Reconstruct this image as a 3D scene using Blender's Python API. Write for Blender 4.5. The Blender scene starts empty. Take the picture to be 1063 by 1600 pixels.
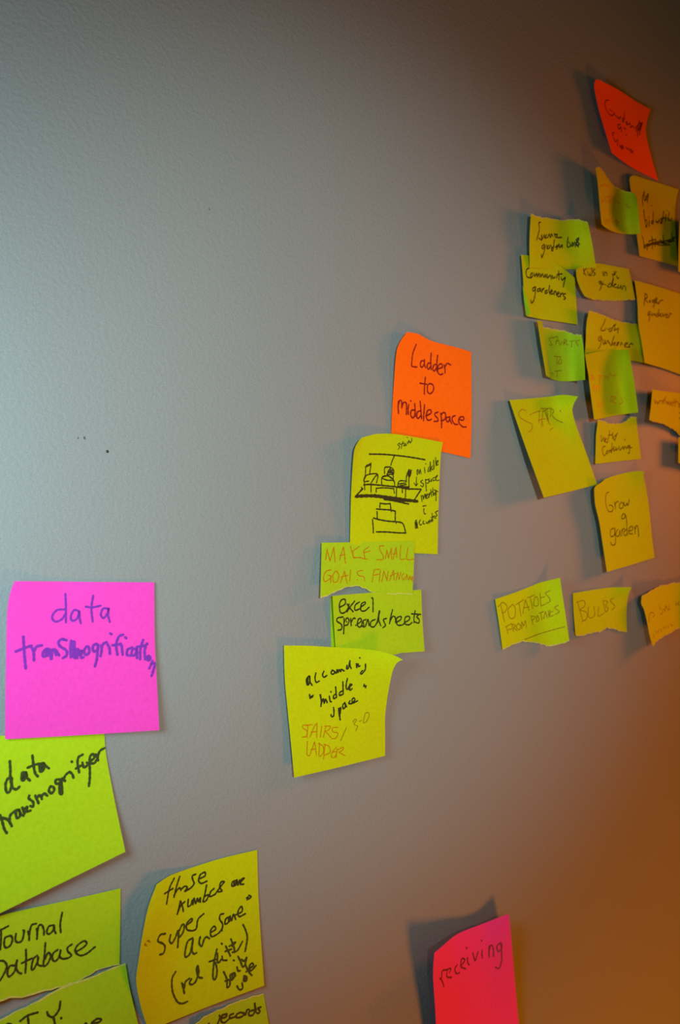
import bpy, bmesh, math, random
from mathutils import Vector
from mathutils.bvhtree import BVHTree

# ------------------------------------------------------------------ camera, world, lights, exposure
random.seed(7)
S = bpy.context.scene
COL = S.collection
W_PX, H_PX, F_PX = 1063.0, 1600.0, 1340.0
TH = math.radians(38.0)                       # the camera looks 38 degrees to the right of the wall's normal
CAM = Vector((0.0, -0.414, 1.5))              # 41 cm in front of the wall (the wall's face is the plane y = 0)
LOOK = Vector((math.sin(TH), math.cos(TH), 0.0))
RIGHT = Vector((math.cos(TH), -math.sin(TH), 0.0))
cd = bpy.data.cameras.new('camera')
cd.sensor_fit = 'VERTICAL'; cd.sensor_height = 36.0; cd.lens = 36.0 * F_PX / H_PX
cd.clip_start = 0.01
cd.dof.use_dof = True; cd.dof.focus_distance = 0.50; cd.dof.aperture_fstop = 11.0
cam = bpy.data.objects.new('camera', cd); COL.objects.link(cam)
cam.location = CAM; cam.rotation_euler = (math.radians(90), 0, -TH)
S.camera = cam

S.view_settings.view_transform = 'Standard'; S.view_settings.look = 'None'
S.view_settings.gamma = 1.0; S.view_settings.use_curve_mapping = False
S.view_settings.exposure = 0.24

wd = bpy.data.worlds.new('world'); S.world = wd; wd.use_nodes = True
wd.node_tree.nodes['Background'].inputs[0].default_value = (0.040, 0.026, 0.004, 1)
wd.node_tree.nodes['Background'].inputs[1].default_value = 1.0

def light(name, kind, loc, rgb, power, radius):
    l = bpy.data.lights.new(name, kind); l.energy = power; l.color = rgb; l.shadow_soft_size = radius
    o = bpy.data.objects.new(name, l); COL.objects.link(o); o.location = loc
    return o
Z0 = 1.5
# cool directed lamp from the upper left behind the photographer
c = light('cool_spot_lamp', 'SPOT', (-0.122, -0.90, Z0 + 0.10), (0.80, 1.0, 0.93), 26.3, 0.016)
c.data.spot_size = 2 * 0.325; c.data.spot_blend = 1.0
c.rotation_euler = (Vector((0.332, 0, Z0 + 0.016)) - c.location).to_track_quat('-Z', 'Y').to_euler()
# added bluish point light that cools the left of the wall
light('added_blue_glow', 'POINT', (-0.05, -0.16, Z0 + 0.006), (0.55, 0.92, 1.0), 4.4, 0.07)
# shaded warm lamp raking along the wall from the right, and a second one lower down
c = light('warm_side_lamp', 'SPOT', (1.193, -0.24, Z0 + 0.154), (1.0, 0.19, 0.002), 15.8, 0.09)
c.data.spot_size = 2 * 0.886; c.data.spot_blend = 1.0
c.rotation_euler = (Vector((0.582, 0, Z0 - 0.10)) - c.location).to_track_quat('-Z', 'Y').to_euler()
c = light('warm_low_lamp', 'SPOT', (0.75, -0.57, Z0 - 0.911), (1.0, 0.26, 0.0), 23.0, 0.12)
c.data.spot_size = 2 * 0.72; c.data.spot_blend = 1.0
c.rotation_euler = (Vector((0.50, 0, Z0 - 0.45)) - c.location).to_track_quat('-Z', 'Y').to_euler()

# ------------------------------------------------------------------ helpers
def wall_point(px, py, lift=0.0):
    """the point seen at a photo pixel on the plane lift metres in front of the wall"""
    d = LOOK + RIGHT * ((px - W_PX / 2) / F_PX) + Vector((0, 0, 1)) * ((H_PX / 2 - py) / F_PX)
    t = (-lift - CAM.y) / d.y
    return CAM + d * t

def ray_dir(px, py):
    return (LOOK + RIGHT * ((px - W_PX / 2) / F_PX) + Vector((0, 0, 1)) * ((H_PX / 2 - py) / F_PX)).normalized()

def mat(name, rgb, rough=0.8, spec=0.3, mottle=0.06, scale=300.0, bump=0.0, bscale=900.0, trans=0.0):
    m = bpy.data.materials.new(name); m.use_nodes = True
    nt = m.node_tree; N = nt.nodes; L = nt.links
    b = N['Principled BSDF']; out = N['Material Output']
    b.inputs['Roughness'].default_value = rough; b.inputs['Specular IOR Level'].default_value = spec
    tc = N.new('ShaderNodeTexCoord'); nz = N.new('ShaderNodeTexNoise')
    nz.inputs['Scale'].default_value = scale; nz.inputs['Detail'].default_value = 3
    L.new(tc.outputs['Object'], nz.inputs['Vector'])
    mr = N.new('ShaderNodeMapRange'); mr.inputs[1].default_value = 0.3; mr.inputs[2].default_value = 0.7
    mr.inputs[3].default_value = 1 - mottle; mr.inputs[4].default_value = 1 + mottle
    L.new(nz.outputs['Fac'], mr.inputs[0])
    mx = N.new('ShaderNodeVectorMath'); mx.operation = 'SCALE'; mx.inputs[0].default_value = rgb
    L.new(mr.outputs[0], mx.inputs['Scale']); L.new(mx.outputs[0], b.inputs['Base Color'])
    if bump:
        n2 = N.new('ShaderNodeTexNoise'); n2.inputs['Scale'].default_value = bscale; n2.inputs['Detail'].default_value = 4
        L.new(tc.outputs['Object'], n2.inputs['Vector'])
        bp = N.new('ShaderNodeBump'); bp.inputs['Strength'].default_value = bump; bp.inputs['Distance'].default_value = 0.0006
        L.new(n2.outputs['Fac'], bp.inputs['Height']); L.new(bp.outputs[0], b.inputs['Normal'])
    if trans:
        t = N.new('ShaderNodeBsdfTranslucent'); ms = N.new('ShaderNodeMixShader'); ms.inputs[0].default_value = trans
        L.new(mx.outputs[0], t.inputs['Color']); L.new(b.outputs[0], ms.inputs[1]); L.new(t.outputs[0], ms.inputs[2])
        L.new(ms.outputs[0], out.inputs['Surface'])
    return m

def paper(name, rgb): return mat(name, rgb, 0.85, 0.12, 0.05, 500.0, 0.12, 1500.0, 0.12)
M = {
    'yellow': paper('paper_yellow', (0.50, 0.565, 0.001)),
    'lime': paper('paper_lime', (0.385, 0.55, 0.008)),
    'pink': paper('paper_pink', (0.83, 0.055, 0.47)),
    'orange': paper('paper_orange', (1.0, 0.145, 0.003)),
    'red_orange': paper('paper_red_orange', (1.0, 0.10, 0.001)),
    'torn': mat('torn_paper_fibre', (0.50, 0.50, 0.10), 0.95, 0.05, 0.15, 900.0),
}
def ink(name, rgb): return mat(name, rgb, 0.6, 0.2, 0.10, 400.0)
INK = {
    'black': ink('ink_black', (0.022, 0.026, 0.006)),
    'green': ink('ink_green_black', (0.03, 0.045, 0.008)),
    'maroon': ink('ink_black_on_orange', (0.20, 0.002, 0.008)),
    'purple': ink('ink_purple', (0.17, 0.022, 0.33)),
    'brown': ink('ink_brown', (0.27, 0.12, 0.002)),
    'red': ink('ink_red', (0.46, 0.14, 0.001)),
    'faint': ink('ink_faint_red', (0.56, 0.22, 0.002)),
    'plum': ink('ink_dark_on_pink', (0.16, 0.008, 0.05)),
}

def link(name, bm, m, parent=None, origin=None, smooth=True):
    me = bpy.data.meshes.new(name)
    if origin is not None:
        bmesh.ops.translate(bm, verts=bm.verts, vec=-Vector(origin))
    bm.to_mesh(me); bm.free(); me.materials.append(m)
    for p in me.polygons: p.use_smooth = smooth
    o = bpy.data.objects.new(name, me); COL.objects.link(o)
    if origin is not None: o.location = origin
    if parent is not None:
        o.parent = parent; o.location = Vector(origin) - parent.location
    return o

# ------------------------------------------------------------------ the wall, with its nail holes as real recesses
def wall_material():
    m = bpy.data.materials.new('wall_paint'); m.use_nodes = True
    nt = m.node_tree; N = nt.nodes; L = nt.links; b = N['Principled BSDF']
    b.inputs['Roughness'].default_value = 0.62; b.inputs['Specular IOR Level'].default_value = 0.18
    tc = N.new('ShaderNodeTexCoord')
    n1 = N.new('ShaderNodeTexNoise'); n1.inputs['Scale'].default_value = 420; n1.inputs['Detail'].default_value = 3
    n2 = N.new('ShaderNodeTexNoise'); n2.inputs['Scale'].default_value = 9; n2.inputs['Detail'].default_value = 2
    n3 = N.new('ShaderNodeTexNoise'); n3.inputs['Scale'].default_value = 1500; n3.inputs['Detail'].default_value = 2
    for n in (n1, n2, n3): L.new(tc.outputs['Object'], n.inputs['Vector'])
    cr = N.new('ShaderNodeMapRange'); cr.inputs[3].default_value = 0.97; cr.inputs[4].default_value = 1.03
    L.new(n2.outputs['Fac'], cr.inputs[0])
    c3 = N.new('ShaderNodeMapRange'); c3.inputs[1].default_value = 0.3; c3.inputs[2].default_value = 0.7
    c3.inputs[3].default_value = 0.90; c3.inputs[4].default_value = 1.10
    L.new(n3.outputs['Fac'], c3.inputs[0])
    mu = N.new('ShaderNodeMath'); mu.operation = 'MULTIPLY'
    L.new(cr.outputs[0], mu.inputs[0]); L.new(c3.outputs[0], mu.inputs[1])
    vm = N.new('ShaderNodeVectorMath'); vm.operation = 'SCALE'; vm.inputs[0].default_value = (0.22, 0.22, 0.222)
    L.new(mu.outputs[0], vm.inputs['Scale']); L.new(vm.outputs[0], b.inputs['Base Color'])
    # orange-peel relief left by the roller
    bp = N.new('ShaderNodeBump'); bp.inputs['Strength'].default_value = 0.6; bp.inputs['Distance'].default_value = 0.0005
    L.new(n1.outputs['Fac'], bp.inputs['Height']); L.new(bp.outputs[0], b.inputs['Normal'])
    return m

def build_wall():
    bm = bmesh.new()
    X0, X1, ZB, ZT = -1.6, 2.6, 0.0, 2.7
    holes = [(168, 705.5, 0.00085, 0.004, 1.0), (132.5, 684.5, 0.00065, 0.0018, 1.2),
             (122.5, 684.5, 0.00050, 0.0014, 1.0), (327.5, 327, 0.00060, 0.0010, 0.8)]
    outer = [bm.verts.new(p) for p in ((X0, 0, ZB), (X1, 0, ZB), (X1, 0, ZT), (X0, 0, ZT))]
    edges = [bm.edges.new((outer[i], outer[(i + 1) % 4])) for i in range(4)]
    rings = []
    for px, py, r, dep, asp in holes:
        c_ = wall_point(px, py)
        vs = []
        for k in range(14):
            a = 2 * math.pi * k / 14; rr = r * random.uniform(0.85, 1.15)
            vs.append(bm.verts.new((c_.x + rr * math.cos(a), 0, c_.z + rr * asp * math.sin(a))))
        edges += [bm.edges.new((vs[i], vs[(i + 1) % 14])) for i in range(14)]
        rings.append((c_, vs, dep))
    bmesh.ops.triangle_fill(bm, use_beauty=True, use_dissolve=False, edges=edges)
    for c_, vs, dep in rings:
        inner = [bm.verts.new((c_.x + (v.co.x - c_.x) * 0.75, dep, c_.z + (v.co.z - c_.z) * 0.75)) for v in vs]
        for i in range(14):
            j = (i + 1) % 14
            bm.faces.new((vs[i], vs[j], inner[j], inner[i]))
        bm.faces.new(inner)
    back = [bm.verts.new((v.co.x, 0.10, v.co.z)) for v in outer]
    for i in range(4):
        j = (i + 1) % 4
        bm.faces.new((outer[j], outer[i], back[i], back[j]))
    bm.faces.new(back)
    bmesh.ops.recalc_face_normals(bm, faces=bm.faces)
    o = link('wall_back', bm, wall_material(), smooth=False); o['kind'] = 'structure'
    return o
wall = build_wall()
# a plug of dark filler deep in the largest hole
pc = wall_point(168, 705.5)
bm = bmesh.new()
bmesh.ops.create_uvsphere(bm, u_segments=12, v_segments=8, radius=0.00075)
bmesh.ops.translate(bm, verts=bm.verts, vec=(pc.x, 0.0003, pc.z))
bmesh.ops.scale(bm, verts=bm.verts, vec=(1, 0.6, 1), space=__import__('mathutils').Matrix.Translation((-pc.x, 0, -pc.z)))
plug = link('screw_head', bm, mat('dark_metal', (0.02, 0.02, 0.02), 0.5), origin=(pc.x, 0.0, pc.z))
plug['label'] = 'tiny dark screw head sunk in the bare grey wall above the pink data note'
plug['category'] = 'screw'

# ------------------------------------------------------------------ sticky notes
def crom(p0, p1, p2, p3, t):
    return 0.5 * ((2 * p1) + (-p0 + p2) * t + (2 * p0 - 5 * p1 + 4 * p2 - p3) * t * t + (-p0 + 3 * p1 - 3 * p2 + p3) * t ** 3)

def smooth_line(pts, step):
    """Catmull-Rom through 2-D points, sampled every `step`"""
    if len(pts) == 2: pts = [pts[0], (pts[0] + pts[1]) / 2, pts[1]]
    P = [pts[0] * 2 - pts[1]] + list(pts) + [pts[-1] * 2 - pts[-2]]
    out = []
    for i in range(1, len(P) - 2):
        n = max(1, int((P[i + 1] - P[i]).length / step + 0.5))
        for k in range(n):
            out.append(crom(P[i - 1], P[i], P[i + 1], P[i + 2], k / n))
    out.append(pts[-1].copy())
    return out

def resample(pts, n, smooth):
    if smooth and len(pts) > 2: pts = smooth_line(pts, 1.5)
    d = [0.0]
    for a, b_ in zip(pts, pts[1:]): d.append(d[-1] + (b_ - a).length)
    out = []; j = 0
    for k in range(n + 1):
        s = d[-1] * k / n
        while j < len(d) - 2 and d[j + 1] < s: j += 1
        t = (s - d[j]) / max(1e-9, d[j + 1] - d[j])
        out.append(pts[j].lerp(pts[j + 1], min(1, max(0, t))))
    return out

def V2(s):
    v = [float(q) for q in s.split()]
    return [Vector((v[i], v[i + 1])) for i in range(0, len(v), 2)]

def lift_at(G, u, v):
    """bicubic through a 4x4 table, rows top to bottom, columns left to right, millimetres"""
    def c1(a, t):
        x = min(2.99999, max(0, t * 3)); i = int(x); f = x - i
        g = lambda k: a[k] if 0 <= k < 4 else (2 * a[0] - a[1] if k < 0 else 2 * a[3] - a[2])
        return crom(g(i - 1), g(i), g(i + 1), g(i + 2), f)
    return c1([c1(r, u) for r in G], v)

NOTES = {}
def note(label, colour, top, right, bottom, left, lift, layer=0, torn='', n=26, name='sticky_note', key=None):
    """four boundary lines in photo pixels (top and bottom left to right, left and right top to bottom)
    laid out on the wall as a Coons patch; lift = 4x4 heights above the wall in mm"""
    raw = {}
    for k, s in (('t', top), ('r', right), ('b', bottom), ('l', left)): raw[k] = V2(s)
    raw['r'][0] = raw['t'][-1].copy(); raw['l'][0] = raw['t'][0].copy()
    raw['b'][0] = raw['l'][-1].copy(); raw['b'][-1] = raw['r'][-1].copy()
    E_ = {}
    for k in 'trbl':
        m_ = n * 2 if k in torn else n
        E_[k] = resample(raw[k], n, k not in torn)
        if k in torn:
            for q in range(1, n): E_[k][q] = E_[k][q] + Vector((random.uniform(-.3, .3), random.uniform(-.9, .9)))
    G = [[1.35 * float(q) for q in row.split()] for row in lift.split('/')]
    base = 0.25 + 0.20 * layer
    T = 0.00012
    front = []; back = []
    for j in range(n + 1):
        v = j / n; fr = []; bk = []
        for i in range(n + 1):
            u = i / n
            p = (E_['t'][i] * (1 - v) + E_['b'][i] * v + E_['l'][j] * (1 - u) + E_['r'][j] * u
                 - (E_['t'][0] * (1 - u) * (1 - v) + E_['t'][-1] * u * (1 - v) + E_['b'][0] * (1 - u) * v + E_['b'][-1] * u * v))
            h = (max(0.0, lift_at(G, u, v)) + base) * 0.001
            w = wall_point(p.x, p.y, h)
            fr.append(w); bk.append(Vector((w.x, w.y + T, w.z)))
        front.append(fr); back.append(bk)
    bm = bmesh.new()
    F = [[bm.verts.new(q) for q in r] for r in front]; B = [[bm.verts.new(q) for q in r] for r in back]
    for j in range(n):
        for i in range(n):
            bm.faces.new((F[j][i], F[j + 1][i], F[j + 1][i + 1], F[j][i + 1]))
            bm.faces.new((B[j][i], B[j][i + 1], B[j + 1][i + 1], B[j + 1][i]))
    for i in range(n):
        bm.faces.new((F[0][i], F[0][i + 1], B[0][i + 1], B[0][i]))
        bm.faces.new((F[n][i + 1], F[n][i], B[n][i], B[n][i + 1]))
        bm.faces.new((F[i + 1][0], F[i][0], B[i][0], B[i + 1][0]))
        bm.faces.new((F[i][n], F[i + 1][n], B[i + 1][n], B[i][n]))
    bmesh.ops.recalc_face_normals(bm, faces=bm.faces)
    org = front[n // 2][n // 2].copy(); org.y = 0
    verts = [q for r in front for q in r]
    polys = [(j * (n + 1) + i, (j + 1) * (n + 1) + i, (j + 1) * (n + 1) + i + 1, j * (n + 1) + i + 1) for j in range(n) for i in range(n)]
    bvh = BVHTree.FromPolygons(verts, polys)
    for e in bm.edges:
        if len(e.link_faces) == 2 and e.link_faces[0].normal.angle(e.link_faces[1].normal, 0) > 1.0: e.smooth = False
    o = link(name, bm, M[colour], origin=org)
    o['label'] = label; o['category'] = 'sticky note'; o['group'] = 'sticky notes on the grey wall'
    o.select_set(False)
    # pale fibres along torn edges
    for k in torn:
        idx = {'t': [front[0][i] for i in range(n + 1)], 'b': [front[n][i] for i in range(n + 1)],
               'l': [front[j][0] for j in range(n + 1)], 'r': [front[j][n] for j in range(n + 1)]}[k]
        inn = {'t': [front[1][i] for i in range(n + 1)], 'b': [front[n - 1][i] for i in range(n + 1)],
               'l': [front[j][1] for j in range(n + 1)], 'r': [front[j][n - 1] for j in range(n + 1)]}[k]
        bm = bmesh.new(); prev = None
        for a, b_ in zip(idx, inn):
            d = b_ - a; wdt = random.uniform(0.0004, 0.0012)
            q = a + d * min(0.6, wdt / max(d.length, 1e-6))
            off = Vector((0, -0.00009, 0))
            pr = (bm.verts.new(a + off), bm.verts.new(q + off))
            if prev: bm.faces.new((prev[0], prev[1], pr[1], pr[0]))
            prev = pr
        link('torn_edge', bm, M['torn'], parent=o, origin=org)
    o_bvh = (o, bvh, org)
    if key: NOTES[key] = o_bvh
    return o_bvh

def write(key, frame, width, colour, strokes, part='handwriting'):
    """pen strokes lying on the note's surface. frame = (x0, y0, k): the pixel frame the strokes were read in;
    width = pen width in mm"""
    o, bvh, org = NOTES[key] if isinstance(key, str) else key
    x0, y0, k = frame; hw = width * (1.16 if width < 0.98 else 1.04) * 0.0005
    bm = bmesh.new()
    def surf(p):
        d = ray_dir(p.x, p.y)
        loc, nor, _, _ = bvh.ray_cast(CAM, d)
        if loc is None: return None
        if nor.dot(d) > 0: nor = -nor
        return loc, nor
    layer = 0
    for s in strokes.split(';'):
        s = s.strip()
        if not s: continue
        pts = [Vector((x0 + p.x / k, y0 + p.y / k)) for p in V2(s)]
        if len(pts) < 2: continue
        layer += 1
        line = smooth_line(pts, 1.1)
        run = []
        def flush(run):
            if len(run) < 2: return
            L_ = []; R_ = []
            n = len(run)
            for i, (c_, nn) in enumerate(run):
                t = (run[min(n - 1, i + 1)][0] - run[max(0, i - 1)][0])
                if t.length < 1e-7: t = Vector((1, 0, 0))
                t.normalize(); side = nn.cross(t).normalized()
                w_ = hw * (1.0 + 0.12 * math.sin(i * 0.9 + layer))
                lift_ = nn * (0.00010 + 0.000004 * (layer % 8))
                L_.append(c_ + side * w_ + lift_); R_.append(c_ - side * w_ + lift_)
            vl = [bm.verts.new(q) for q in L_]; vr = [bm.verts.new(q) for q in R_]
            for i in range(n - 1): bm.faces.new((vl[i], vr[i], vr[i + 1], vl[i + 1]))
            for e, sgn in ((0, -1), (n - 1, 1)):          # round caps
                c_, nn = run[e]; t = (run[1][0] - run[0][0]) if e == 0 else (run[-1][0] - run[-2][0])
                t.normalize(); t = t * sgn; side = nn.cross(t).normalized(); lift_ = nn * (0.00010 + 0.000004 * (layer % 8))
                vs = [bm.verts.new(c_ + lift_ + (side * math.cos(a) + t * math.sin(a)) * hw) for a in [math.pi * q / 6 for q in range(7)]]
                bm.faces.new(vs)
        for p in line:
            h = surf(p)
            if h is None:
                flush(run); run = []
            else: run.append(h)
        flush(run)
    return link(part, bm, INK[colour], parent=o, origin=org, smooth=False)

FLAT = '0 0 0 0/0 0 0 0/0 0 0 0/0 0 0 0'

# ---- left side of the wall
note('lime note reading data transmogrifyer in black marker, tucked under the large pink note', 'lime',
     '-40 1150 60 1149 163 1146', '163 1146 166 1180 178 1245 196 1331', '-40 1447 0 1427 100 1378 196 1331', '-40 1150 -40 1300 -40 1447',
     '.0 0 0 0/.3 .3 .3 .4/1.0 1.0 1.0 1.2/2.6 2.6 2.6 3.0', 1, key='transmogrifyer')
write('transmogrifyer', (0, 1150, 5.906), 1.25, 'green', '''
90 232 95 320 95 380 112 470 150 492 178 468; 105 385 70 395 50 450 60 515 90 510 105 450 108 390;
240 335 205 340 200 400 215 410 238 375 240 335 250 385 275 410; 215 350 215 390 228 360; 298 180 310 280 325 345 348 372; 255 292 320 265 400 250;
400 250 365 275 370 325 395 320 410 270 400 250 420 275 450 298; 385 270 385 310 398 280;
0 730 20 790 40 860 62 895; 0 750 50 765; 0 755 50 760 85 790 108 832; 85 790 95 730 140 690;
175 680 145 690 155 755 185 735 175 680 190 720 215 735; 205 660 225 715; 215 680 250 655 245 695 280 688;
270 550 265 575 305 610 305 650 280 645; 325 550 355 620; 340 575 360 545 380 560 385 580; 380 560 405 530 435 550;
465 465 450 500 470 530 500 500 490 470 465 465; 545 400 515 405 515 440 550 430 560 395 570 460 572 535 550 520 548 440; 560 400 565 470 565 530;
575 390 600 415; 585 400 605 360 640 330; 640 330 665 350 678 385; 660 235 665 239;
762 172 725 195 715 250 730 335; 700 300 760 265; 760 245 775 290 810 265; 800 245 825 265 828 380 820 460;
835 230 870 200 860 165 830 190 832 245 870 250 890 220; 885 170 905 225; 900 200 920 140 962 112''')

note('large square pink note reading data transmogrification in purple marker', 'pink',
     '23 908 120 909 241 910', '241 910 242 1000 246 1080 249 1141', '8 1155 120 1149 249 1141', '23 908 15 930 11 965 9 1060 8 1155',
     '2.2 .1 0 .2/1.3 .2 0 .5/.7 .3 .5 1.2/.6 .8 1.4 2.6', 4, key='transmogrification')
write('transmogrification', (0, 890, 3.937), 1.05, 'purple', '''
402 150 405 230 405 325; 400 245 350 250 320 290 340 320 380 305 403 270; 485 255 455 250 435 290 445 315 475 300 487 258 490 300 497 330;
573 160 562 240 570 320; 527 228 570 232 618 222; 665 240 635 240 620 275 635 298 658 275 668 240 665 280 675 322''')
write('transmogrification', (10, 960, 4.252), 1.3, 'purple', '''
112 148 118 250 122 300 128 358; 62 247 115 225 165 208; 165 215 180 250 183 305; 180 250 200 215 235 205;
290 235 262 230 240 262 250 280 275 265 290 235 290 265 296 295; 262 240 262 272; 275 245 270 275; 300 240 318 235 330 270; 300 295 305 240 325 235 350 272;
398 172 365 165 345 190 360 215 398 240 400 272 375 290; 430 175 425 230 428 285; 430 200 450 180 452 230 455 290; 445 200 443 280; 455 240 475 230 480 270; 465 240 470 290; 480 270 500 240 495 285 512 285;
530 215 515 245 530 270 550 250 545 215 530 215; 598 195 575 210 578 245 605 235 608 195 605 250 600 300 588 345;
630 205 632 240 625 278; 632 225 645 195 665 185; 672 200 685 225 688 262; 690 127 698 132; 775 135 750 145 733 180 730 220 738 268; 705 205 735 203 760 195;
765 205 772 268; 790 153 796 158; 835 220 805 235 802 270 830 272; 862 225 838 235 832 268 855 270 865 230 868 290;
908 170 890 230 888 298; 868 215 900 212 925 205; 925 215 918 245 922 298; 932 193 936 199; 945 275 932 290 945 305 958 292 945 275; 945 285 946 295;
970 310 960 335 950 358; 965 330 985 325 980 360 965 408''')

note('lime note reading Journal Database, cut by the left frame edge', 'lime',
     '-50 1444 0 1431 32 1423 110 1406 188.5 1388', '188.5 1388 188 1450 187 1507',
     '-50 1576 0 1565 14 1559 40 1558 58 1552 79 1547 110 1538 138 1525 150 1517 165 1512 187 1507', '-50 1444 -50 1500 -50 1576',
     '2 .6 0 .2/2.6 .8 0 .2/3 1 0 .2/3 1 .2 .3', 0, torn='b', key='journal')
write('journal', (0, 1410, 6.644), .85, 'black', '''
0 290 85 245; 10 280 8 400 0 490; 85 350 50 370 42 440 65 470 110 440 128 380 110 345 85 350; 165 325 158 390 185 415 230 390 250 290 240 288;
290 300 300 345 302 390; 300 345 325 240 375 220; 380 270 385 330 382 380; 385 330 400 245 435 235 455 290 455 335;
555 235 505 250 485 310 510 328 550 290 560 235 565 290 578 320; 645 105 625 220 630 310;
0 605 40 610 70 660 40 740 0 810; 150 655 100 660 75 730 95 770 150 715 165 640 175 600; 175 600 168 680 190 725 220 738;
268 490 270 600 262 730; 225 630 330 580; 385 550 345 590 325 690 350 690 390 610 395 560 390 640 430 660;
470 420 462 540 450 655 490 640 525 560 500 520 465 590; 600 490 550 530 545 590 570 610 610 570 630 490 620 560 650 585 700 578;
745 435 700 470 705 510 740 545 710 575 650 585; 790 510 860 470 900 425 870 400 800 450 780 510 830 550 900 530 985 462''')

note('lime torn-topped note at the bottom left corner with partly cropped capitals', 'lime',
     '-40 1612 0 1593 30 1578 52 1568 70 1557 86 1547 110 1538 135 1528 158 1520 180 1511 188 1508 196 1505',
     '196 1505 203 1545 216 1600 232 1665', '-40 1720 90 1700 232 1665', '-40 1612 -40 1660 -40 1720',
     '0 0 0 .2/0 0 .1 .6/.3 .2 .3 .9/.8 .6 .6 1.2', 2, torn='t', key='capitals')
write('capitals', (0, 1500, 4.622), .95, 'black', '''
30 478 55 462 80 464; 145 440 200 400 272 378; 200 405 205 462 200 540; 340 375 350 400 385 410 425 360 435 300; 385 410 395 462 390 520;
440 417 443 421; 665 455 710 450 730 430 700 425 660 462 680 520 740 510; 612 465 622 455 630 500''')

note('yellow note with curled left side, its black writing starting these numbers are super awesome', 'yellow',
     '245 1382 258 1373 271 1366 308 1353 351 1340 402 1328', '402 1328 404 1400 408 1470 413 1540', '233 1610 330 1571 413 1540',
     '245 1382 232 1418 223 1461 217 1500 213 1533 219.5 1570 228 1598 233 1610',
     '3 .4 0 0/5.5 .8 .2 .2/5 .8 .4 .6/1 .4 .6 1.0', 1, key='numbers')
write('numbers', (220, 1340, 5.595), .85, 'black', '''
292 180 250 270 225 405; 208 315 280 270; 340 165 310 260 290 345; 290 330 320 280 342 265 350 285; 355 275 385 250 405 260 385 295 430 270;
480 145 450 160 455 195 465 230 430 270 405 275; 510 185 560 160 560 128 520 150 505 200 530 225 578 205;
345 380 335 430 318 495; 318 495 350 420 385 385; 350 385 365 430 372 470; 415 365 412 425 440 410 450 370 455 410; 455 410 465 355 480 400 495 355 505 385 520 350 520 390;
575 240 560 320 545 385 575 370 590 325 555 340; 640 270 610 300 605 340 650 320; 650 320 700 250 730 210 700 215 690 260 710 290 680 300;
840 195 800 215 800 250 835 235 840 195 850 240; 815 210 815 240 830 215; 850 240 865 195 870 235; 870 215 905 180 880 190 875 230 900 232;
925 352 940 345 930 368; 945 330 965 340 945 362;
410 585 450 550 440 535 400 580 405 630 450 640; 450 640 485 620 500 540 550 490; 725 490 695 500 690 540 715 580 710 640;
740 540 735 580 765 565 765 520 740 540; 775 560 780 510 795 550 810 495 830 540; 830 500 885 470 880 425 850 470 860 515 915 490;
620 650 655 625 640 600 610 640 620 690 680 660 710 620''')
write('numbers', (240, 1440, 6.253), .95, 'green', '''
115 118 65 130 42 190 90 215 112 250 95 310 60 322; 165 130 155 190 180 210 215 150 235 90; 225 120 245 90 240 180 235 252; 240 110 280 30 300 40 285 110 245 160;
380 160 330 200 305 320 320 345 360 300 385 170 375 280 395 315 418 305; 455 150 445 210 470 240 495 170 520 150 545 165; 875 30 905 100 915 170 895 290;
215 490 180 560 185 680 230 780 280 800 330 780; 275 600 290 650 300 700; 285 610 300 695; 300 650 310 590 350 555; 370 560 350 600 375 615 410 590;
410 590 440 500 430 430 420 480 440 540 475 550; 618 270 590 400 580 540 605 560 620 480 605 400; 545 390 610 370; 625 310 625 390 640 400 660 370; 670 340 675 375 715 378; 663 213 670 219;
705 240 730 290 750 335; 700 290 760 270; 755 170 785 250 790 300; 740 240 800 205; 770 240 800 200 780 210; 770 300 820 280 868 195;
685 490 715 560 720 640 745 620 740 570 700 580; 790 500 750 520 760 570 790 540 790 500 800 530; 770 520 770 550; 815 445 825 480 845 480; 781 376 787 381;
825 340 850 390 870 440 900 420; 860 370 885 385 910 350 890 430; 815 630 840 665 870 650 865 600; 885 530 880 575 905 580 910 540 885 530; 895 540 896 572;
900 430 930 490 960 525; 905 490 960 440; 930 460 975 430 960 405 935 440 950 480 1000 430''')
write('numbers', (200, 1310, 4.622), .6, 'brown', '120 765 135 775; 140 740 155 745; 125 760 122 770; 148 735 158 748')

note('lime note reading records in black at the bottom edge, below the super awesome note', 'lime',
     '305 1600 322 1586.5 341 1578 360 1569 379 1561 401 1555 412 1552', '412 1552 420 1600 430 1655', '296 1700 370 1680 430 1655', '305 1600 300 1650 296 1700',
     '1.6 .5 0 0/2 .4 0 .3/2 .4 .2 .6/2 .6 .4 1', 0, torn='t', key='records')
write('records', (280, 1540, 7.087), .95, 'black', '''
425 425 450 360 445 330; 445 370 480 325 520 320; 460 365 520 345 525 315 480 330 465 390 500 410 550 370; 600 310 560 330 565 360 620 345;
680 295 635 320 640 355 700 340 715 310 680 295; 715 300 735 325 750 270 775 265; 820 270 775 290 775 330 820 320 840 260 835 190 850 280;
905 238 870 250 895 280 880 305 855 300; 325 423 330 420''')

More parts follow.
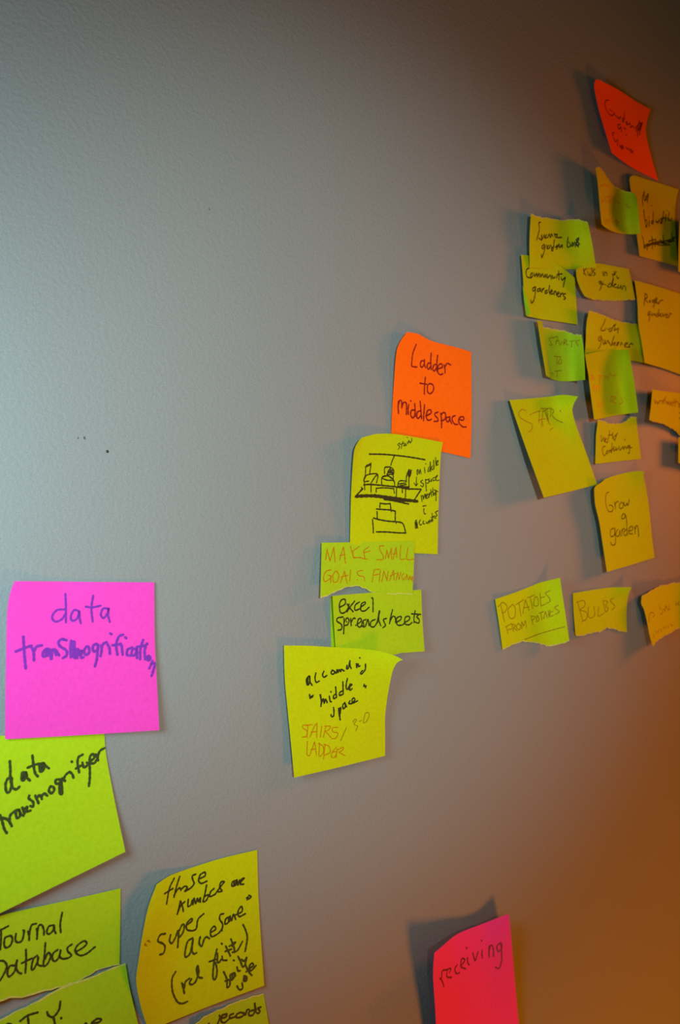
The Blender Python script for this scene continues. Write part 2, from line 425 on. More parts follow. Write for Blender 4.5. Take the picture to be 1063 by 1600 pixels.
note('bright pink note reading receiving, curling off the wall at the bottom of the frame', 'pink',
     '679 1489 687.6 1482 714.5 1460 751 1445 795 1428', '795 1428 797.7 1449 804 1522 810 1588 820 1670', '684 1690 750 1682 820 1670',
     '679 1489 677 1522 680 1571 681.5 1600 684 1690', '11 6 4 7/8.5 4.2 2.4 4/6 2.6 1.4 2.4/4 1.6 1 1.5', 1, key='receiving')
write('receiving', (580, 1400, 4.0885), 1.0, 'plum', '''
440 525 455 545 465 578; 450 530 455 480 485 470; 500 490 510 465 490 470 485 515 515 520; 550 440 535 465 545 495 565 490;
580 440 600 410 580 400 575 450 605 465; 615 395 618 425 627 440; 608 330 612 333; 650 365 658 392 665 415 675 385 685 355; 710 350 708 370 712 395; 705 283 708 287;
755 320 753 350 755 390; 755 350 765 315 780 330 783 385; 825 300 805 320 812 355 835 330 830 300 835 400 820 460 795 455''')

# ---- middle column
note('bright orange note reading Ladder to middlespace', 'orange',
     '636 519 645 520 654 522 673 532 694 538 718 544 736.5 550', '736.5 550 737 600 737 660 735.5 716', '611 690 660 699 692 706 735.5 716',
     '636 519 625 535 619.5 553 616 596 613 644 611 690', '3 .7 0 0/2 .5 0 .2/.8 .3 .1 .3/.4 .2 .2 .6', 1, key='ladder')
write('ladder', (590, 500, 6.253), 1.0, 'maroon', '''
378 240 345 330 332 450; 332 450 355 458 385 460; 456 400 428 402 418 440 432 462 454 440 460 400; 460 388 458 430 470 466; 525 325 520 400 525 485; 522 420 495 425 484 455 498 482 520 450;
588 345 580 420 580 500; 578 435 552 440 540 480 556 498 580 462; 590 480 635 460 625 430 595 445 590 510 615 535 640 525;
650 440 660 480 660 515; 655 470 680 425 715 440; 468 560 460 640 458 725; 415 618 480 628; 515 620 490 640 490 700 515 720 545 690 545 640 515 620''')
write('ladder', (610, 620, 8.177), .95, 'maroon', '''
105 60 100 130 105 210; 100 120 120 50 145 60 148 140; 148 140 165 80 200 75 208 140 205 225; 235 100 228 160 230 225; 259 51 263 56;
312 90 318 180 320 250; 310 170 270 175 260 230 285 270 310 245 318 190; 382 60 390 160 400 280; 378 180 345 200 340 260 360 275 390 240; 438 100 430 200 425 305;
455 245 520 210 515 170 480 175 460 230 470 290 505 300 525 285; 610 195 570 215 575 245 605 275 605 310 560 315; 645 210 655 290 655 395; 650 230 680 200 705 220 705 270 680 300 650 305;
755 262 722 265 715 300 735 322 758 290 762 260; 762 255 766 300 784 343; 832 240 795 260 795 310 825 350 862 352; 880 290 930 300 940 265 905 255 875 290 885 345 930 385 970 385''')

note('yellow note with an ink sketch of stairs and a desk over the orange note', 'yellow',
     '556 697 564 685 576 681 589 678 615 678 648.5 683 692.5 691', '692.5 691 689 711 686.6 761.6 685 812 684 866', '547 858 600 862 684 866',
     '556 697 553 711 549.5 761.6 548 812 547 858', '3.4 1.1 .3 .5/2.2 .4 .1 .2/1.3 .3 0 0/.5 .2 0 .2', 6, key='sketch')
FD = (540, 690, 6.644); FD2 = (560, 760, 7.593)
write('sketch', FD, 1.0, 'black', '248 130 380 132 510 142 660 160 825 188; 190 450 250 445 380 455 520 470 640 490 700 492 785 495; 100 575 140 530 180 490; 103 570 145 525 175 487; 785 500 750 550 715 605; 400 600 500 615 655 648', 'drawing')
write('sketch', FD, 2.0, 'black', '112 568 250 563 400 575 520 590 640 608 745 620; 300 560 450 585 560 605 650 612', 'drawing')
write('sketch', FD, .75, 'black', '''
508 145 485 200 470 245; 205 360 208 300 210 265; 210 265 235 245 265 225; 265 225 258 280 250 330; 205 265 262 240; 215 250 260 232; 190 400 215 350 330 338 322 430; 190 400 200 415 240 410; 265 430 310 360 325 350; 215 350 188 405;
195 420 200 500; 265 440 265 525; 405 330 410 268 470 268 500 300 500 335; 410 268 440 265; 470 270 440 320 500 320; 460 290 495 300; 465 300 500 330; 430 340 455 310 495 340; 430 345 490 345 495 400; 375 440 378 375 410 355 470 370 505 410;
378 380 430 400 500 408 512 465; 380 370 440 355 480 385; 660 290 635 350 630 420; 685 300 660 370 660 500; 655 295 650 350 670 360 680 310 660 320 660 350; 662 290 655 360; 675 295 668 360; 648 330 680 325;
540 465 560 410 630 410; 555 440 620 430; 560 460 630 445; 545 475 660 480; 550 465 650 470; 530 480 528 570; 590 490 590 530; 625 480 622 580; 165 475 170 485; 318 525 318 485; 318 485 400 480 500 488; 500 488 508 535''', 'drawing')
write('sketch', FD2, .85, 'black', '''
255 250 258 200; 258 200 320 208 380 205; 380 205 384 250 392 298; 215 268 300 275 380 280 440 295; 440 295 438 350 438 410; 222 300 225 380; 180 375 250 395 350 412 450 420; 450 435 455 420 520 435 545 480 562 550; 168 395 175 470 178 550; 215 540 350 542 480 552 565 552''', 'drawing')
write('sketch', (530, 660, 5.906), .5, 'black', '''
562 190 540 205 560 225 545 250; 590 175 578 210 575 240; 560 205 605 190; 605 200 595 215 610 215 615 195 620 215; 630 180 632 200; 640 190 645 165 655 190 670 170; 670 145 672 170 660 180; 628 138 632 142''')
write('sketch', FD, .6, 'black', '''
745 345 742 300 755 295 765 335 775 290 785 335; 744 300 748 345; 820 270 825 325; 832 230 835 233; 865 265 855 310 875 300 880 210 885 310; 900 250 895 290 915 280 915 190 920 280; 935 165 940 250; 940 235 965 200 945 205 950 245 965 235;
738 370 736 410 735 455; 712 430 722 445 735 458 750 435; 800 400 780 420 810 440 800 470 780 455; 830 390 835 450 840 515; 832 400 865 395 860 430 835 430; 870 385 865 415 890 405 890 385 895 415; 925 370 905 385 912 405 930 400; 935 390 955 350 935 370 945 405 970 400;
785 560 795 620; 790 570 805 560 808 600 825 545 830 590; 835 580 855 545 838 550 840 590 860 580; 862 570 880 540 865 545 868 580; 885 500 895 570; 880 530 905 520; 905 480 912 560; 935 530 915 540 930 555 940 510 940 615; 920 500 960 520''')
write('sketch', FD2, .65, 'black', '''
765 235 805 228; 780 265 775 290 785 325 800 325; 690 400 675 420 680 495 700 470 690 410 705 495; 685 430 690 480; 735 400 722 430 735 460 750 450; 775 410 765 440 790 445; 805 425 820 440 835 410 840 440; 845 400 855 425 870 390 875 420;
875 320 885 410; 865 370 905 350; 900 370 920 380; 945 290 915 310 935 340 915 360''')

note('yellow torn note reading MAKE SMALL GOALS FINANCIAL in thin red capitals', 'lime',
     '503 848 570 847 648 846', '648 846 647 884 644.6 929', '501 934.5 508 932 522 927 533 921 543.6 916.7 561 916 566 918 573 921 580 926 612 929 644.6 929',
     '503 848 502 890 501 934.5', '1 .3 0 0/1.4 .2 0 .2/2 .2 .1 .6/2.5 .3 .3 1', 8, torn='b', key='goals')
FE = (500, 840, 6.253)
write('goals', FE, .5, 'red', '''
55 215 70 115; 70 115 98 230; 98 230 135 95; 135 95 148 238; 190 220 230 90; 230 90 250 250; 195 175 245 165; 298 85 330 200; 385 85 325 130; 325 130 330 190 400 195; 480 90 430 130 440 205; 430 150 490 130; 330 200 380 195 460 212;
625 80 585 85 590 130 620 180 610 215 555 215; 640 205 655 120; 655 120 670 200; 670 200 700 100; 700 100 700 215; 715 210 745 95; 745 95 750 195; 715 160 755 155; 790 75 785 205 830 210; 860 100 850 210 918 210;
110 315 60 330 35 390 50 430 100 400 110 375 85 370; 105 375 105 440; 150 330 125 370 135 435 170 425 185 370 165 330 150 330; 200 440 240 330; 240 330 265 445; 205 385 270 370; 300 315 290 425; 362 410 368 414;
415 320 365 335 380 370 430 385 435 425; 510 435 530 315; 530 315 580 310; 525 370 580 355; 590 320 580 430; 605 430 625 325; 625 325 655 420; 655 420 668 330; 680 420 720 320; 720 320 725 415; 685 375 740 350;
745 415 760 340; 760 340 775 410; 775 410 790 335; 820 350 800 380 815 415 830 385; 840 410 850 360 860 410; 870 415 880 375 890 415 905 380 905 430''')

note('blank lime note peeking out to the left behind the excel spreadsheets note', 'lime',
     '517 932 560 930 620 928', '620 928 620 980 620 1012', '518 1014 560 1014 620 1012', '517 932 517 970 518 1014', FLAT, 0)
note('lime note reading excel spreadsheets in black, between red capitals note and accounting note', 'lime',
     '520 931 580 926 658.5 921.5', '658.5 921.5 660 965 663.7 1017.7', '526 1036 575 1030 617 1023 626 1020.5 663.7 1017.7', '520 931 522 970 526 1036',
     '2.0 .4 0 .2/2.0 .3 .1 .4/.8 .2 .2 .7/.2 .1 .3 1.2', 11, key='excel')
write('excel', FE, .85, 'black', '''
195 680 245 650 245 605 210 610 190 660 200 730 235 735 270 700 285 650; 265 650 290 685 325 725; 340 620 300 670 265 725; 385 630 345 660 345 710 400 690; 395 680 440 650 440 630 405 650 400 710 440 715 480 680; 505 590 518 600 518 725;
225 775 175 785 165 815 210 850 210 895 175 905; 235 790 235 860 232 940; 235 830 265 785 285 810 270 850 240 860; 262 820 262 824; 300 790 305 860; 305 830 325 790 345 790; 350 855 352 858;
365 845 400 820 400 790 375 800 365 850 385 875 410 860; 450 800 420 815 410 860 440 870 460 820 470 800 480 860; 425 830 428 858; 540 800 500 820 495 865 530 870 560 820 580 715; 580 715 575 800 595 860; 585 720 562 830;
650 790 620 800 630 830 640 860 615 880; 710 705 690 780 680 840; 685 820 710 770 735 780 740 830; 745 830 790 800 790 770 750 790 755 850 800 855 830 835; 830 830 875 800 870 770 835 780 830 840 870 852 900 830;
930 715 920 780 920 830; 895 745 985 750; 965 755 945 775 970 800 965 835 930 825''')

note('yellow note reading accounting middle space, with STAIRS/LADDER in thin red', 'yellow',
     '444 1008.6 482 1009 517 1011 554 1013 591 1017 616 1024 630 1031', '630 1031 621 1035 614 1048 609 1070 605 1093.5 602 1120 602 1145 602 1181',
     '460 1215 495 1207 533.5 1198 602 1181', '444 1008.6 445.5 1062.5 450.7 1118 456 1172 460 1215',
     '0 0 2.5 9/.2 0 .6 2.5/.4 .2 .2 .3/1.5 1 .7 .6', 15, key='accounting')
FA = (460, 1020, 7.593)
write('accounting', FA, 1.0, 'black', '''
175 275 145 310 150 375 175 370 185 300 180 275 185 340 210 385; 160 300 160 365; 255 240 245 300 260 350 295 335; 350 220 335 260 350 290 385 270; 450 205 435 240 460 255 480 225 450 205;
480 225 500 240 505 200 520 235 530 200 550 225 555 195 590 215; 625 150 620 190 640 180 660 95; 660 95 660 150 675 185; 775 60 778 62; 735 130 742 175; 740 150 755 130 762 165 778 155;
845 135 840 200 800 250 785 240 810 210; 180 495 185 535; 190 540 205 510 210 530 222 505; 305 500 320 570 315 635; 312 500 322 600; 320 600 345 545 355 600 370 550 390 590; 415 515 425 575 440 580; 432 462 436 465;
490 405 500 530; 490 490 465 510 470 545 495 530; 575 345 580 490; 575 450 540 470 535 505 570 495; 630 305 615 380 620 430 660 420; 640 410 685 380 660 375 650 420 665 445 685 425;
830 375 825 400; 850 390 845 415; 828 392 848 400; 465 650 470 690 465 750 440 755 435 735; 525 660 530 720 545 795; 535 665 540 790; 525 680 550 650 545 720; 600 590 575 620 580 665 605 640 600 600 620 640;
660 570 645 600 680 605; 680 600 720 560 705 535 685 560 695 595 750 570''')
write('accounting', FA, .38, 'brown', '695 825 715 790 740 795 710 850 750 870 730 925; 775 815 800 800; 840 720 820 825 850 820 885 760 880 710 840 715; 618 885 550 1045')
write('accounting', FA, .45, 'red', '''
160 855 105 860 100 890 150 930 140 990 95 1000; 160 870 150 1005; 135 865 215 850; 185 1000 240 870 270 835; 270 835 265 1010; 200 940 270 935; 325 870 310 1000; 345 1005 375 865; 360 870 430 875 400 920 370 930; 370 930 435 1005;
520 885 455 890 460 940 515 950 495 1010 440 1020; 155 1050 150 1150 155 1220 185 1215; 190 1200 240 1055; 240 1055 262 1210; 195 1150 255 1140; 300 1070 290 1220; 285 1075 340 1110 345 1180 300 1235; 365 1085 345 1260;
350 1085 410 1110 425 1180 360 1215; 500 1120 450 1180 440 1230 470 1245 500 1200; 450 1180 500 1170; 510 1140 495 1240; 515 1150 580 1120 575 1150 530 1180; 530 1180 600 1220''')

# ---- right side cluster, top to bottom
note('red-orange note reading Garden as portal at the top of the right cluster', 'red_orange',
     '931.4 124.5 937 125 967.5 141 992 157 1016.5 171', '1016.5 171 1011 190.5 1009.6 207 1014 230 1021 256 1029 282.5', '956.7 239 973.6 252 992 264 1029 282.5',
     '931.4 124.5 929 135 935 166 943 195 956.7 239', '5 2 1 1.6/4 1.4 .8 1.4/4.5 1.8 .8 .9/5 2.5 1 .5', 1, key='garden_portal')
write('garden_portal', (900, 100, 6.521), .75, 'maroon', '''
335 370 305 375 300 430 330 500 370 525 395 500; 345 465 370 480; 395 520 415 535 425 550; 430 540 440 560 460 535; 495 500 490 570 480 595; 480 595 475 560 500 555; 510 600 525 590 520 620 545 610; 550 600 560 650 575 630 595 655;
650 575 635 650 630 740; 610 650 660 600 640 680 680 600 650 700; 670 600 650 720; 620 640 615 690; 455 615 430 625 440 665 460 640 465 690; 490 650 500 665 510 660; 510 720 520 730;
395 700 375 705 380 725 400 790 430 775; 430 800 425 830; 450 820 455 850 470 830; 480 830 465 870 490 850; 510 850 530 870; 535 860 550 885 565 870 580 910; 560 900 585 890''')

note('yellow note reading M. bidwatch with a crossed-out line at the right frame edge', 'yellow',
     '984 281 985 277 990.5 274 1010 280 1040 289 1061 296', '1061 296 1058 308 1056 320 1055 340 1056 365 1060 416', '1000 400 1030 408 1060 416',
     '984 281 988 310 994 355 1000 400', '2 .6 .3 .5/2.4 .6 .4 .8/3 .8 .5 .8/3.5 1.2 .6 .6', 1, key='bidwatch')
write('bidwatch', (1000, 260, 8), .85, 'black', '''
60 310 35 400 40 495; 55 330 65 430 105 345 95 450; 75 370 85 420; 147 490 152 494; 50 545 60 640 80 765; 80 765 95 720 85 670 65 680; 120 680 118 750; 112 640 114 642; 170 570 165 720; 160 680 145 700 155 720 175 690;
200 670 205 700 220 690 225 715 240 665; 250 680 265 720 275 650; 300 560 290 640 275 715; 260 660 330 640; 330 600 320 690; 345 640 360 680; 370 570 360 650 380 680 400 650; 340 553 345 556;
30 870 50 950 55 1030; 50 1000 80 980 150 960 250 940 435 930; 60 1020 120 970 200 975 300 940 430 900; 90 990 180 950 240 985 380 980; 150 870 160 950 155 1030; 110 940 200 910; 200 920 190 1000; 250 920 320 960 400 940;
290 860 300 960; 400 840 415 930; 410 895 445 885; 100 1000 200 960 330 965; 90 1050 95 1000''')
note('sliver of a yellow note entering at the right frame edge beside the M. bidwatch note', 'yellow',
     '1062.5 345 1090 352 1120 360', '1120 360 1120 400 1120 450', '1060.5 424 1090 434 1120 450', '1062.5 345 1061 385 1060.5 424', '6 4 3 3/6 4 3 3/6 4 3 3/6 4 3 3', 1)

note('small torn yellow note with faint orange writing, left of the M. bidwatch note', 'yellow',
     '931.4 262 937 261 941 265 947.5 274.5 955 285 961 291 970 296 980 299 992 302', '992 302 996 312 998 335 1001 364.5', '940.6 350 946 355 958 361.5 973.6 365 989 366 1001 364.5',
     '931.4 262 935 290 938 325 940.6 350', '8 3 .8 6/8 2.5 1 9/8 2.5 1.4 10/8 3 1.5 9', 5, torn='t', key='faint')
write('faint', (900, 250, 6.521), .5, 'faint', '''
245 270 290 255 340 270; 260 390 270 440 290 390; 300 400 310 425 320 440; 340 390 345 440 370 400 400 450; 420 400 430 430 450 440; 520 440 530 470 540 500; 290 600 300 630 310 650; 330 600 345 620 350 650; 370 590 380 630 390 660; 410 600 420 660 440 620;
300 380 350 375 400 385; 300 660 320 600 330 640; 400 640 420 610 430 660; 500 450 560 490''')

note('yellow and green note reading Lucerne garden boxs with torn wavy top', 'yellow',
     '830 334 836 336 843.7 339 856 340.5 868 342.5 876 345 887.6 342.5 904 342.5 918.6 347', '918.6 347 923.4 368.6 927 388 932 418', '828 418 856 420 884 421 932 418',
     '830 334 828 375 828 418', '5 1.5 1.5 8/5 1.3 1.6 9/4 .8 1.4 8/3 .6 1 5', 1, torn='t', key='lucerne')
write('lucerne', (790, 310, 6.145), .9, 'black', '''
335 230 320 240 325 300 300 400; 320 380 345 400 350 350; 345 360 350 395 375 350; 395 350 375 380 405 375; 410 370 420 345 430 375; 435 375 440 340 455 365; 470 340 480 375; 470 350 500 345 490 375 540 375;
370 440 350 465 360 485 380 450 375 500 350 570 345 540; 395 450 400 485; 415 450 400 480 420 480 430 450; 440 455 445 490; 470 400 455 500 440 490 465 460; 480 470 500 450 490 490; 500 470 515 440 520 475 545 445 545 475;
600 375 595 465 625 455 610 420; 640 425 640 460 660 440 640 425; 665 420 680 440 700 465; 705 390 685 425 670 465; 705 380 680 400 710 440 685 450''')

note('yellow-green note reading Kids in the garden, right of the Community gardeners note', 'yellow',
     '900.6 421 915 415 934 411.4 958 415.5 982.7 420', '982.7 420 987.6 440.7 993 468', '914 463 929 468.5 950 470 968 470 993 468', '900.6 421 902 436 908 452 914 463',
     '3.5 .6 0 1/4 .6 0 1.5/4 .8 .3 2/3.5 1 .8 2.5', 3, torn='b', key='kids')
FC4 = (890, 400, 6.145)
write('kids', FC4, .75, 'black', '''
135 120 138 150 140 180; 165 115 140 150 160 185; 175 150 180 185; 200 165 190 185 215 180 215 120; 245 125 225 150 250 170 230 190; 320 150 325 190; 335 190 340 155 360 165 358 190; 430 150 440 180 410 175; 450 150 420 190 425 230; 455 190 460 215 475 210;
300 240 285 250 295 270 305 245 305 300 290 330; 320 250 315 275 335 270; 345 280 350 275; 395 260 365 290 395 295 420 220; 420 230 410 300; 420 290 450 270 430 275 430 300 460 300; 470 280 465 310 490 300 495 280 500 320; 510 320 520 285 540 300 540 335''')

com = note('yellow note reading Community gardeners with its lower left edge folded', 'yellow',
     '814.7 398 827.4 399.5 847 404 868 411 884 422 899 434.5', '899 434.5 899 448 901 475 903 507', '824 494 845 498.5 863 501 903 507', '814.7 398 817 424 820 465 824 494',
     '2 .4 .3 .6/2.6 .4 0 .4/3 .6 .2 .6/3 1 .8 1.6', 4, key='community')
write('community', (790, 310, 6.145), .95, 'black', '''
225 670 200 690 205 750 245 765; 260 715 240 735 250 760 265 735; 275 720 280 750 300 720 305 755 320 720 325 755; 335 725 340 755 355 725 370 760 385 730 390 760; 400 730 405 765 425 740; 435 740 440 775; 450 740 455 770 475 755; 490 765 500 730;
510 700 513 740 515 780; 500 730 545 725; 535 760 545 785 570 760; 575 760 555 850; 290 850 262 865 268 890 290 868; 290 850 285 920 270 985 248 1005 245 980;
330 865 308 875 310 895 330 885 335 865; 335 862 342 897; 352 900 352 868; 352 885 372 862; 402 882 380 895 385 915 404 902; 425 838 418 880 427 922; 430 905 452 892 445 878 432 900 442 920 465 910;
468 925 468 895; 468 905 482 890 490 928; 495 925 515 910 508 898 495 925 508 945 525 935; 528 945 530 910; 530 925 552 908; 578 915 555 922 560 940 578 955 562 972''')
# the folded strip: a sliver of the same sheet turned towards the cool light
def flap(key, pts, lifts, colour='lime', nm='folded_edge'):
    o, _, org = NOTES[key]
    bm = bmesh.new()
    f = [bm.verts.new(wall_point(x, y, h * .001)) for (x, y), h in zip(pts, lifts)]
    b_ = [bm.verts.new(wall_point(x, y, h * .001) + Vector((0, .00015, 0))) for (x, y), h in zip(pts, lifts)]
    bm.faces.new(f); bm.faces.new(b_[::-1]); n = len(f)
    for i in range(n): bm.faces.new((f[i], b_[i], b_[(i + 1) % n], f[(i + 1) % n]))
    bmesh.ops.recalc_face_normals(bm, faces=bm.faces)
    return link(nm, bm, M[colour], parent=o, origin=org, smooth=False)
flap('community', [(817.2, 446), (819.5, 470), (822.5, 493), (829.5, 490.5), (824, 468)], [4.9, 5, 5, 10, 7.5])  # fold of a yellow sheet; lime puts the cool light into its colour

note('green note with faint brown lettering and a folded left edge, below Community gardeners', 'lime',
     '848.6 511 860 513 873.6 515.7 880 516 888 518.4 897 522 909 523', '909 523 912 542.6 914 570 914.7 593.5', '861 592 872 595 882.6 596 900 595 914.7 593.5', '848.6 511 853 540 857 565 861 592',
     '1.0 .2 2 9/1.2 .2 2.2 10/1.3 .3 2.4 11/1.5 .5 2.8 12', 1, torn='t', key='spots')
write('spots', (820, 480, 5.595), .5, 'brown', '''
255 265 215 275 230 310 240 330 215 330; 260 265 290 260 270 330; 270 300 300 290; 300 300 310 330 330 300; 340 330 350 280 370 300 345 310 380 330; 395 300 440 290; 415 295 410 350; 480 290 450 300 470 340;
260 430 320 435; 280 435 285 500; 310 445 295 490 320 490 320 450; 200 590 245 575 250 600; 265 560 320 555; 285 560 285 610; 205 585 240 590 210 595''')
flap('spots', [(840, 499.7), (847.5, 502), (854.5, 540), (861.5, 582), (864, 593), (854, 587), (845, 534)], [7.5, 2.2, 2.2, 2.2, 2.2, 8, 8])

note('yellow note reading Lady gardener, overlapping the tall green-edged note below it', 'yellow',
     '921 485.4 939 491 955 497.6 971 503 994 506 1002 508', '1002 508 1005 535 1009 568', '914 558 950 562 987.6 563.5 1009 568', '921 485.4 917 506 915.7 535 914 558',
     '6 1.5 .3 1.5/5 1.2 .3 2.5/3 1 .4 2.5/1 .6 .4 2', 1, torn='t', key='lady')
write('lady', FC4, .85, 'black', '''
345 605 330 650 300 710 335 715 350 695; 368 700 372 705; 400 690 380 710 395 725 430 660; 430 660 415 690 405 720; 440 690 430 715 460 700; 445 655 430 680; 470 690 465 740;
305 770 280 790 290 820 310 780 300 850 280 890; 320 800 330 850 345 810; 340 810 350 845 370 810 380 840; 385 830 400 860 420 800 430 770; 400 860 440 830 430 860; 450 860 480 830 460 835 465 860; 490 860 500 830 510 850; 530 860 560 840 540 835 530 870 580 875; 570 870 590 840 612 850''')
note('note with faint red capitals, yellow at left and green at its lifted right edge', 'yellow',
     '914.7 554 935 549.5 956 547 982.6 546', '982.6 546 989.8 587 994 615 997.8 644.4', '929 656 945 653 963 649 997.8 644.4', '914.7 554 917 570 920 587 924 620 929 656',
     '5 1.5 .6 5/8 2.4 1.6 10/8 2.6 2 12/7 2.4 2.4 12', 4, key='faint_capitals')
write('faint_capitals', (820, 480, 5.595), .6, 'faint', '''
585 590 582 615 580 640; 600 600 608 620 615 640; 640 600 690 600; 655 600 655 670; 720 610 735 620 745 580 770 600 800 590; 600 680 605 735; 625 690 630 740; 650 680 655 730; 640 830 650 870 665 840 680 870; 690 800 695 860;
760 780 745 840; 750 780 800 790 760 820 800 840; 840 790 860 830 830 850; 585 595 600 620 590 640; 605 690 650 690; 645 840 640 870; 720 600 700 620; 600 705 640 712''')

note('amber-lit yellow note reading Roger gardener at the right frame edge', 'yellow',
     '992 438 1012.5 443.6 1035 450 1063 459 1078 464', '1078 464 1080 530 1082 592', '1008 567 1035 575 1057.5 583 1082 592', '992 438 996.7 474 998 505.5 1003 535 1008 567',
     '2 .2 0 0/3 .5 0 0/3.5 .8 .2 .3/4 1.2 .6 1', 5, key='roger')
write('roger', (990, 420, 8.89), .85, 'black', '''
165 340 158 420 150 505; 160 350 190 360 190 400 165 420 200 470; 225 440 220 465 240 460 235 440; 285 430 260 450 270 470 295 440; 300 420 290 500 275 535; 300 480 330 430 320 400 310 450 330 480; 345 490 370 450 410 435; 330 470 360 490;
235 595 205 610 205 650 230 620 225 680 215 725; 250 610 255 655 275 625; 285 655 290 625 310 650; 330 620 315 660 340 660 355 570; 350 600 348 660; 360 650 385 630 370 625 372 660 400 660; 405 620 415 660 440 630; 450 650 480 640 460 630 455 675 490 675; 495 670 510 620 535 630''')

note('yellow note reading STAIR in thin brown capitals, its top right corner curling up', 'yellow',
     '796.5 625 823.6 623 859.4 619.5 881 617 903.7 619.5', '903.7 619.5 897 631 895 643.6 902 668.6 916.6 708 933.5 757', '850.4 777.7 870 773 895 767 933.5 757',
     '796.5 625 805.7 652.6 823.6 704 838 743.7 850.4 777.7', '3 .5 .8 11/6 2 .6 4.5/8.5 3.5 1.2 1.5/9.5 5 2.5 1.5', 1, key='stair')
write('stair', (770, 590, 5.595), .5, 'brown', '''
290 290 255 280 230 310 240 350 300 385 345 410 340 455 315 475; 325 325 370 305 420 290; 410 300 405 400; 430 370 438 400 440 430; 400 375 430 365 460 360; 425 430 440 280; 420 270 500 270; 455 280 480 370 505 415; 475 290 490 390;
510 270 505 340; 500 265 535 290 520 330 560 370 615 395; 590 285 595 300; 500 462 515 448 530 440; 440 300 480 275; 462 300 495 400''')

note('torn-topped yellow note reading water conserving, above the Grow a garden note', 'yellow',
     '935 655 946 659 952 661.8 973.6 661 979.7 656 986 650.6 995 651', '995 651 996 667 999 690 1002 717', '930.7 725 965 721 1002 717', '935 655 932 680 931.4 697 930.7 725',
     '3.5 1 .4 2.5/3 .6 .2 1/2.5 .6 .2 .6/2.5 1 .6 1', 2, torn='t', key='water')
write('water', (900, 590, 6.521), .75, 'black', '''
258 590 262 650 285 610 290 655 300 620; 310 620 300 650 325 660 325 620; 345 545 335 620; 335 590 375 580; 375 560 375 620; 380 600 395 640 410 600 425 565; 395 600 420 575;
300 700 275 710 275 770 295 795 310 770; 325 740 310 760 320 775 335 745; 340 770 350 735 360 765; 370 670 365 765; 355 750 385 720; 390 700 385 750 405 730; 410 710 410 745 430 720; 440 700 450 740 475 710; 480 700 485 730; 500 625 502 640;
490 735 500 700 515 725; 540 690 520 710 535 720 550 690 545 770 530 765; 550 715 575 712''')

note('yellow note reading horticulture with a torn curved bottom at the right frame edge', 'yellow',
     '1020 608 1032.5 610.6 1050 612.7 1063 614.4 1092 620', '1092 620 1094 660 1096 700', '1015 656 1025 660 1040 663.7 1052.5 671 1062.5 680 1078 690 1096 700', '1020 608 1017 640 1015 656',
     '6.5 2.5 1 1/7 2.5 1 1/7 2.5 1 1/7.5 3 1.5 1.5', 1, torn='b', key='horticulture')
write('horticulture', (1000, 580, 8), .85, 'black', '''
185 355 190 405 205 375 215 395; 215 380 220 415 235 385; 240 400 245 375 265 370; 325 320 300 365 280 405; 260 375 320 360; 300 375 305 405; 325 370 335 400 350 380 345 410; 370 385 355 400 375 420 385 390; 395 380 390 430; 430 355 405 440; 455 350 435 440;
390 400 480 380; 480 400 500 450; 490 440 504 400; 495 520 504 530; 495 580 504 600; 500 415 530 410''')
note('sliver of a yellow note at the right frame edge just below the horticulture note', 'yellow',
     '1061 683 1090 690 1120 700', '1120 700 1120 730 1120 770', '1060.5 723 1090 735 1120 770', '1061 683 1060.5 703 1060.5 723', '5 4 3 3/5 4 3 3/5 4 3 3/5 4 3 3', 3)

note('tall yellow note reading Grow a garden', 'yellow',
     '929 766 930.7 760 940 753.7 946 748.4 961 743 979.7 738.4 996.6 736 1007 737', '1007 737 1005.8 743 1010 763 1015 796.7 1019.6 842.7 1023.4 871', '949 894 967 888.5 986 883 1023.4 871',
     '929 766 930.7 789 936.8 815 943 855 949 894', '6 1.4 .4 4/5.5 1 .2 .8/5.5 1.6 .4 .6/6 2.4 1.2 1', 1, key='grow')
write('grow', (900, 720, 6.521), .75, 'black', '''
335 320 310 340 305 430 330 510 370 515 380 470 350 450 340 460; 395 420 400 455 405 490; 400 450 415 420 435 415; 465 420 445 450 450 485 480 475 485 440 465 420; 490 420 495 450 510 460 520 430 530 455 545 395;
490 535 470 560 470 590 500 580 500 540 515 590 520 650; 385 685 355 710 355 770 390 760 400 700 395 690 405 800 400 850 370 860 355 830; 430 700 410 730 415 770 440 760 450 710 455 770; 470 700 470 765; 470 730 485 690 500 695;
520 660 524 710 525 760; 515 700 490 730 500 765 525 740; 540 720 580 700 570 665 545 690 545 740 580 745; 600 670 605 745; 605 700 620 660 635 690 642 770''')

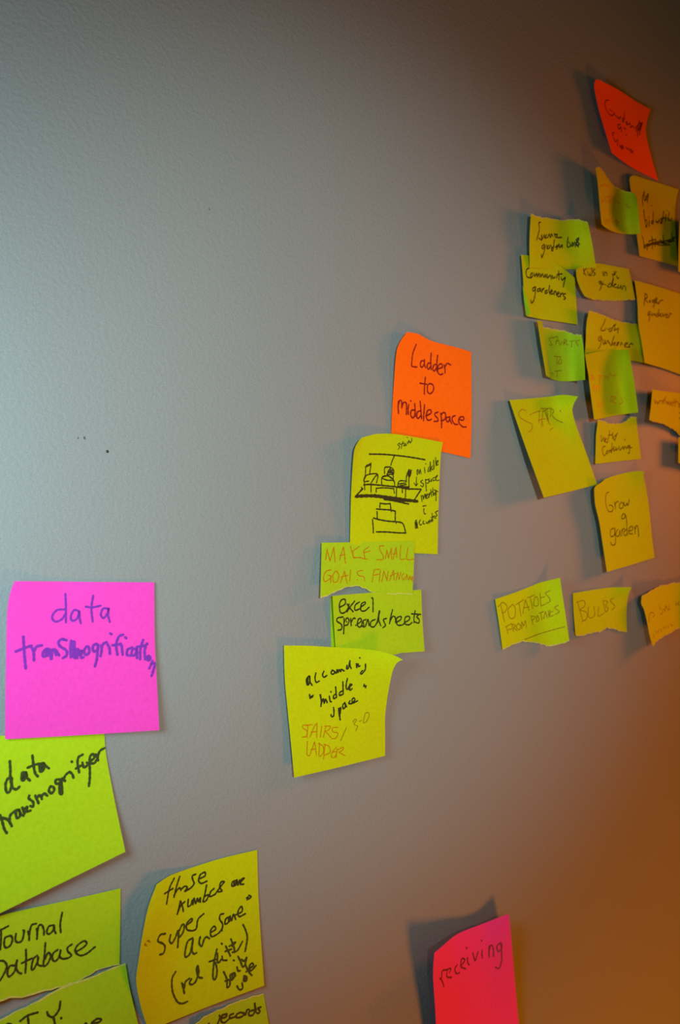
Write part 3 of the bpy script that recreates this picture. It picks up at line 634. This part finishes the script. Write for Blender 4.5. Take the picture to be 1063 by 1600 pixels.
FC9 = (760, 880, 3.508)
note('torn yellow note reading POTATOES FROM POTATOES in thin brown capitals', 'yellow',
     '774 936.4 805.6 925.6 830 916 845.5 910 875.5 902.8', '875.5 902.8 879 928 882.6 951 890 1001', '785.7 1015 803 1007 817 1002.6 840 1005 857 1009.7 885 1004 890 1001', '774 936.4 780 974 785.7 1015',
     '1.4 .4 .6 6/1.4 .4 .8 8/1.2 .4 1 8.5/1 .5 1.4 8.5', 1, torn='b', key='potatoes')
write('potatoes', FC9, .5, 'brown', '''
80 230 90 275 100 320; 65 240 90 215 115 240 100 270 85 270; 145 225 120 255 130 300 155 295 160 250 145 225; 160 230 205 200; 180 220 190 290; 200 275 215 200; 215 200 235 260; 205 245 235 240; 225 190 265 175; 240 185 255 250;
265 190 260 230 285 230 280 185 265 190; 295 165 300 235; 300 235 325 225; 295 190 320 185; 350 150 325 165 345 190 350 210 330 220;
110 350 120 385; 105 350 140 330; 120 365 140 360; 140 335 150 375; 140 335 160 340 150 355; 150 355 170 370; 175 330 165 350 180 365 190 345 175 330; 195 360 195 320; 195 320 205 345; 205 345 215 315; 215 315 220 350;
245 290 255 335; 245 290 270 295 250 315; 280 285 275 320 290 310 280 285; 290 275 315 265; 300 275 305 310; 315 305 325 265; 325 265 335 300; 340 260 345 295; 350 255 350 290 370 285; 350 270 365 265; 395 230 375 245 400 265 380 280;
212 418 300 385 430 348''')

note('torn-bottomed yellow note reading BULBS', 'yellow',
     '895.4 927 931 921 959.5 917.6 987.5 917.6', '987.5 917.6 982 931 979.5 954 980 988', '899.7 992.6 908 994.6 919.6 991 938 987 948 981 959.5 983 971 987 980 988', '895.4 927 897 960 899.7 992.6',
     '.5 .2 .3 5/.6 .1 .2 1.6/.8 .3 .2 .4/1.4 .8 .6 .8', 1, torn='b', key='bulbs')
write('bulbs', FC9, .5, 'brown', '''
500 210 515 265 530 315; 495 215 535 205 540 235 515 255 550 270 550 305 525 320; 560 240 560 290 580 300 595 280 590 235; 615 240 615 290 645 275; 640 205 648 240 655 270; 640 205 665 210 655 235 670 250 655 270; 700 190 680 205 705 235 690 255''')

note('torn yellow note reading SEED BANK in faint red, cut by the right frame edge', 'yellow',
     '1003.5 930.7 1012.8 926 1023 920 1031.6 915.6 1045.7 912.8 1055 910 1063 911 1082 914', '1082 914 1084 945 1086 972', '1020.8 1010.4 1027 1002 1036 995.4 1045.7 990.7 1055 985 1063 981 1086 972',
     '1003.5 930.7 1002.5 943 1007 953 1012 974 1015.6 992.6 1020.8 1010.4', '5.5 2.5 1.5 4/6.5 3 2 6/7 3.4 2 6.5/8 4 2.6 7', 1, torn='tb', key='seeds')
write('seeds', (980, 880, 10.66), .5, 'brown', '''
385 840 365 900 370 980; 390 830 430 820 460 860 430 900; 540 700 560 770; 600 770 590 840 555 850; 620 760 640 810; 650 700 640 780; 650 710 690 790; 700 700 705 780; 820 650 815 710; 850 660 870 700; 870 650 830 690;
480 1120 490 1160; 520 1110 530 1150; 560 1100 575 1140; 600 1080 630 1070; 640 1050 650 1090; 680 1040 690 1080; 720 1020 760 1040; 440 1180 445 1240''')
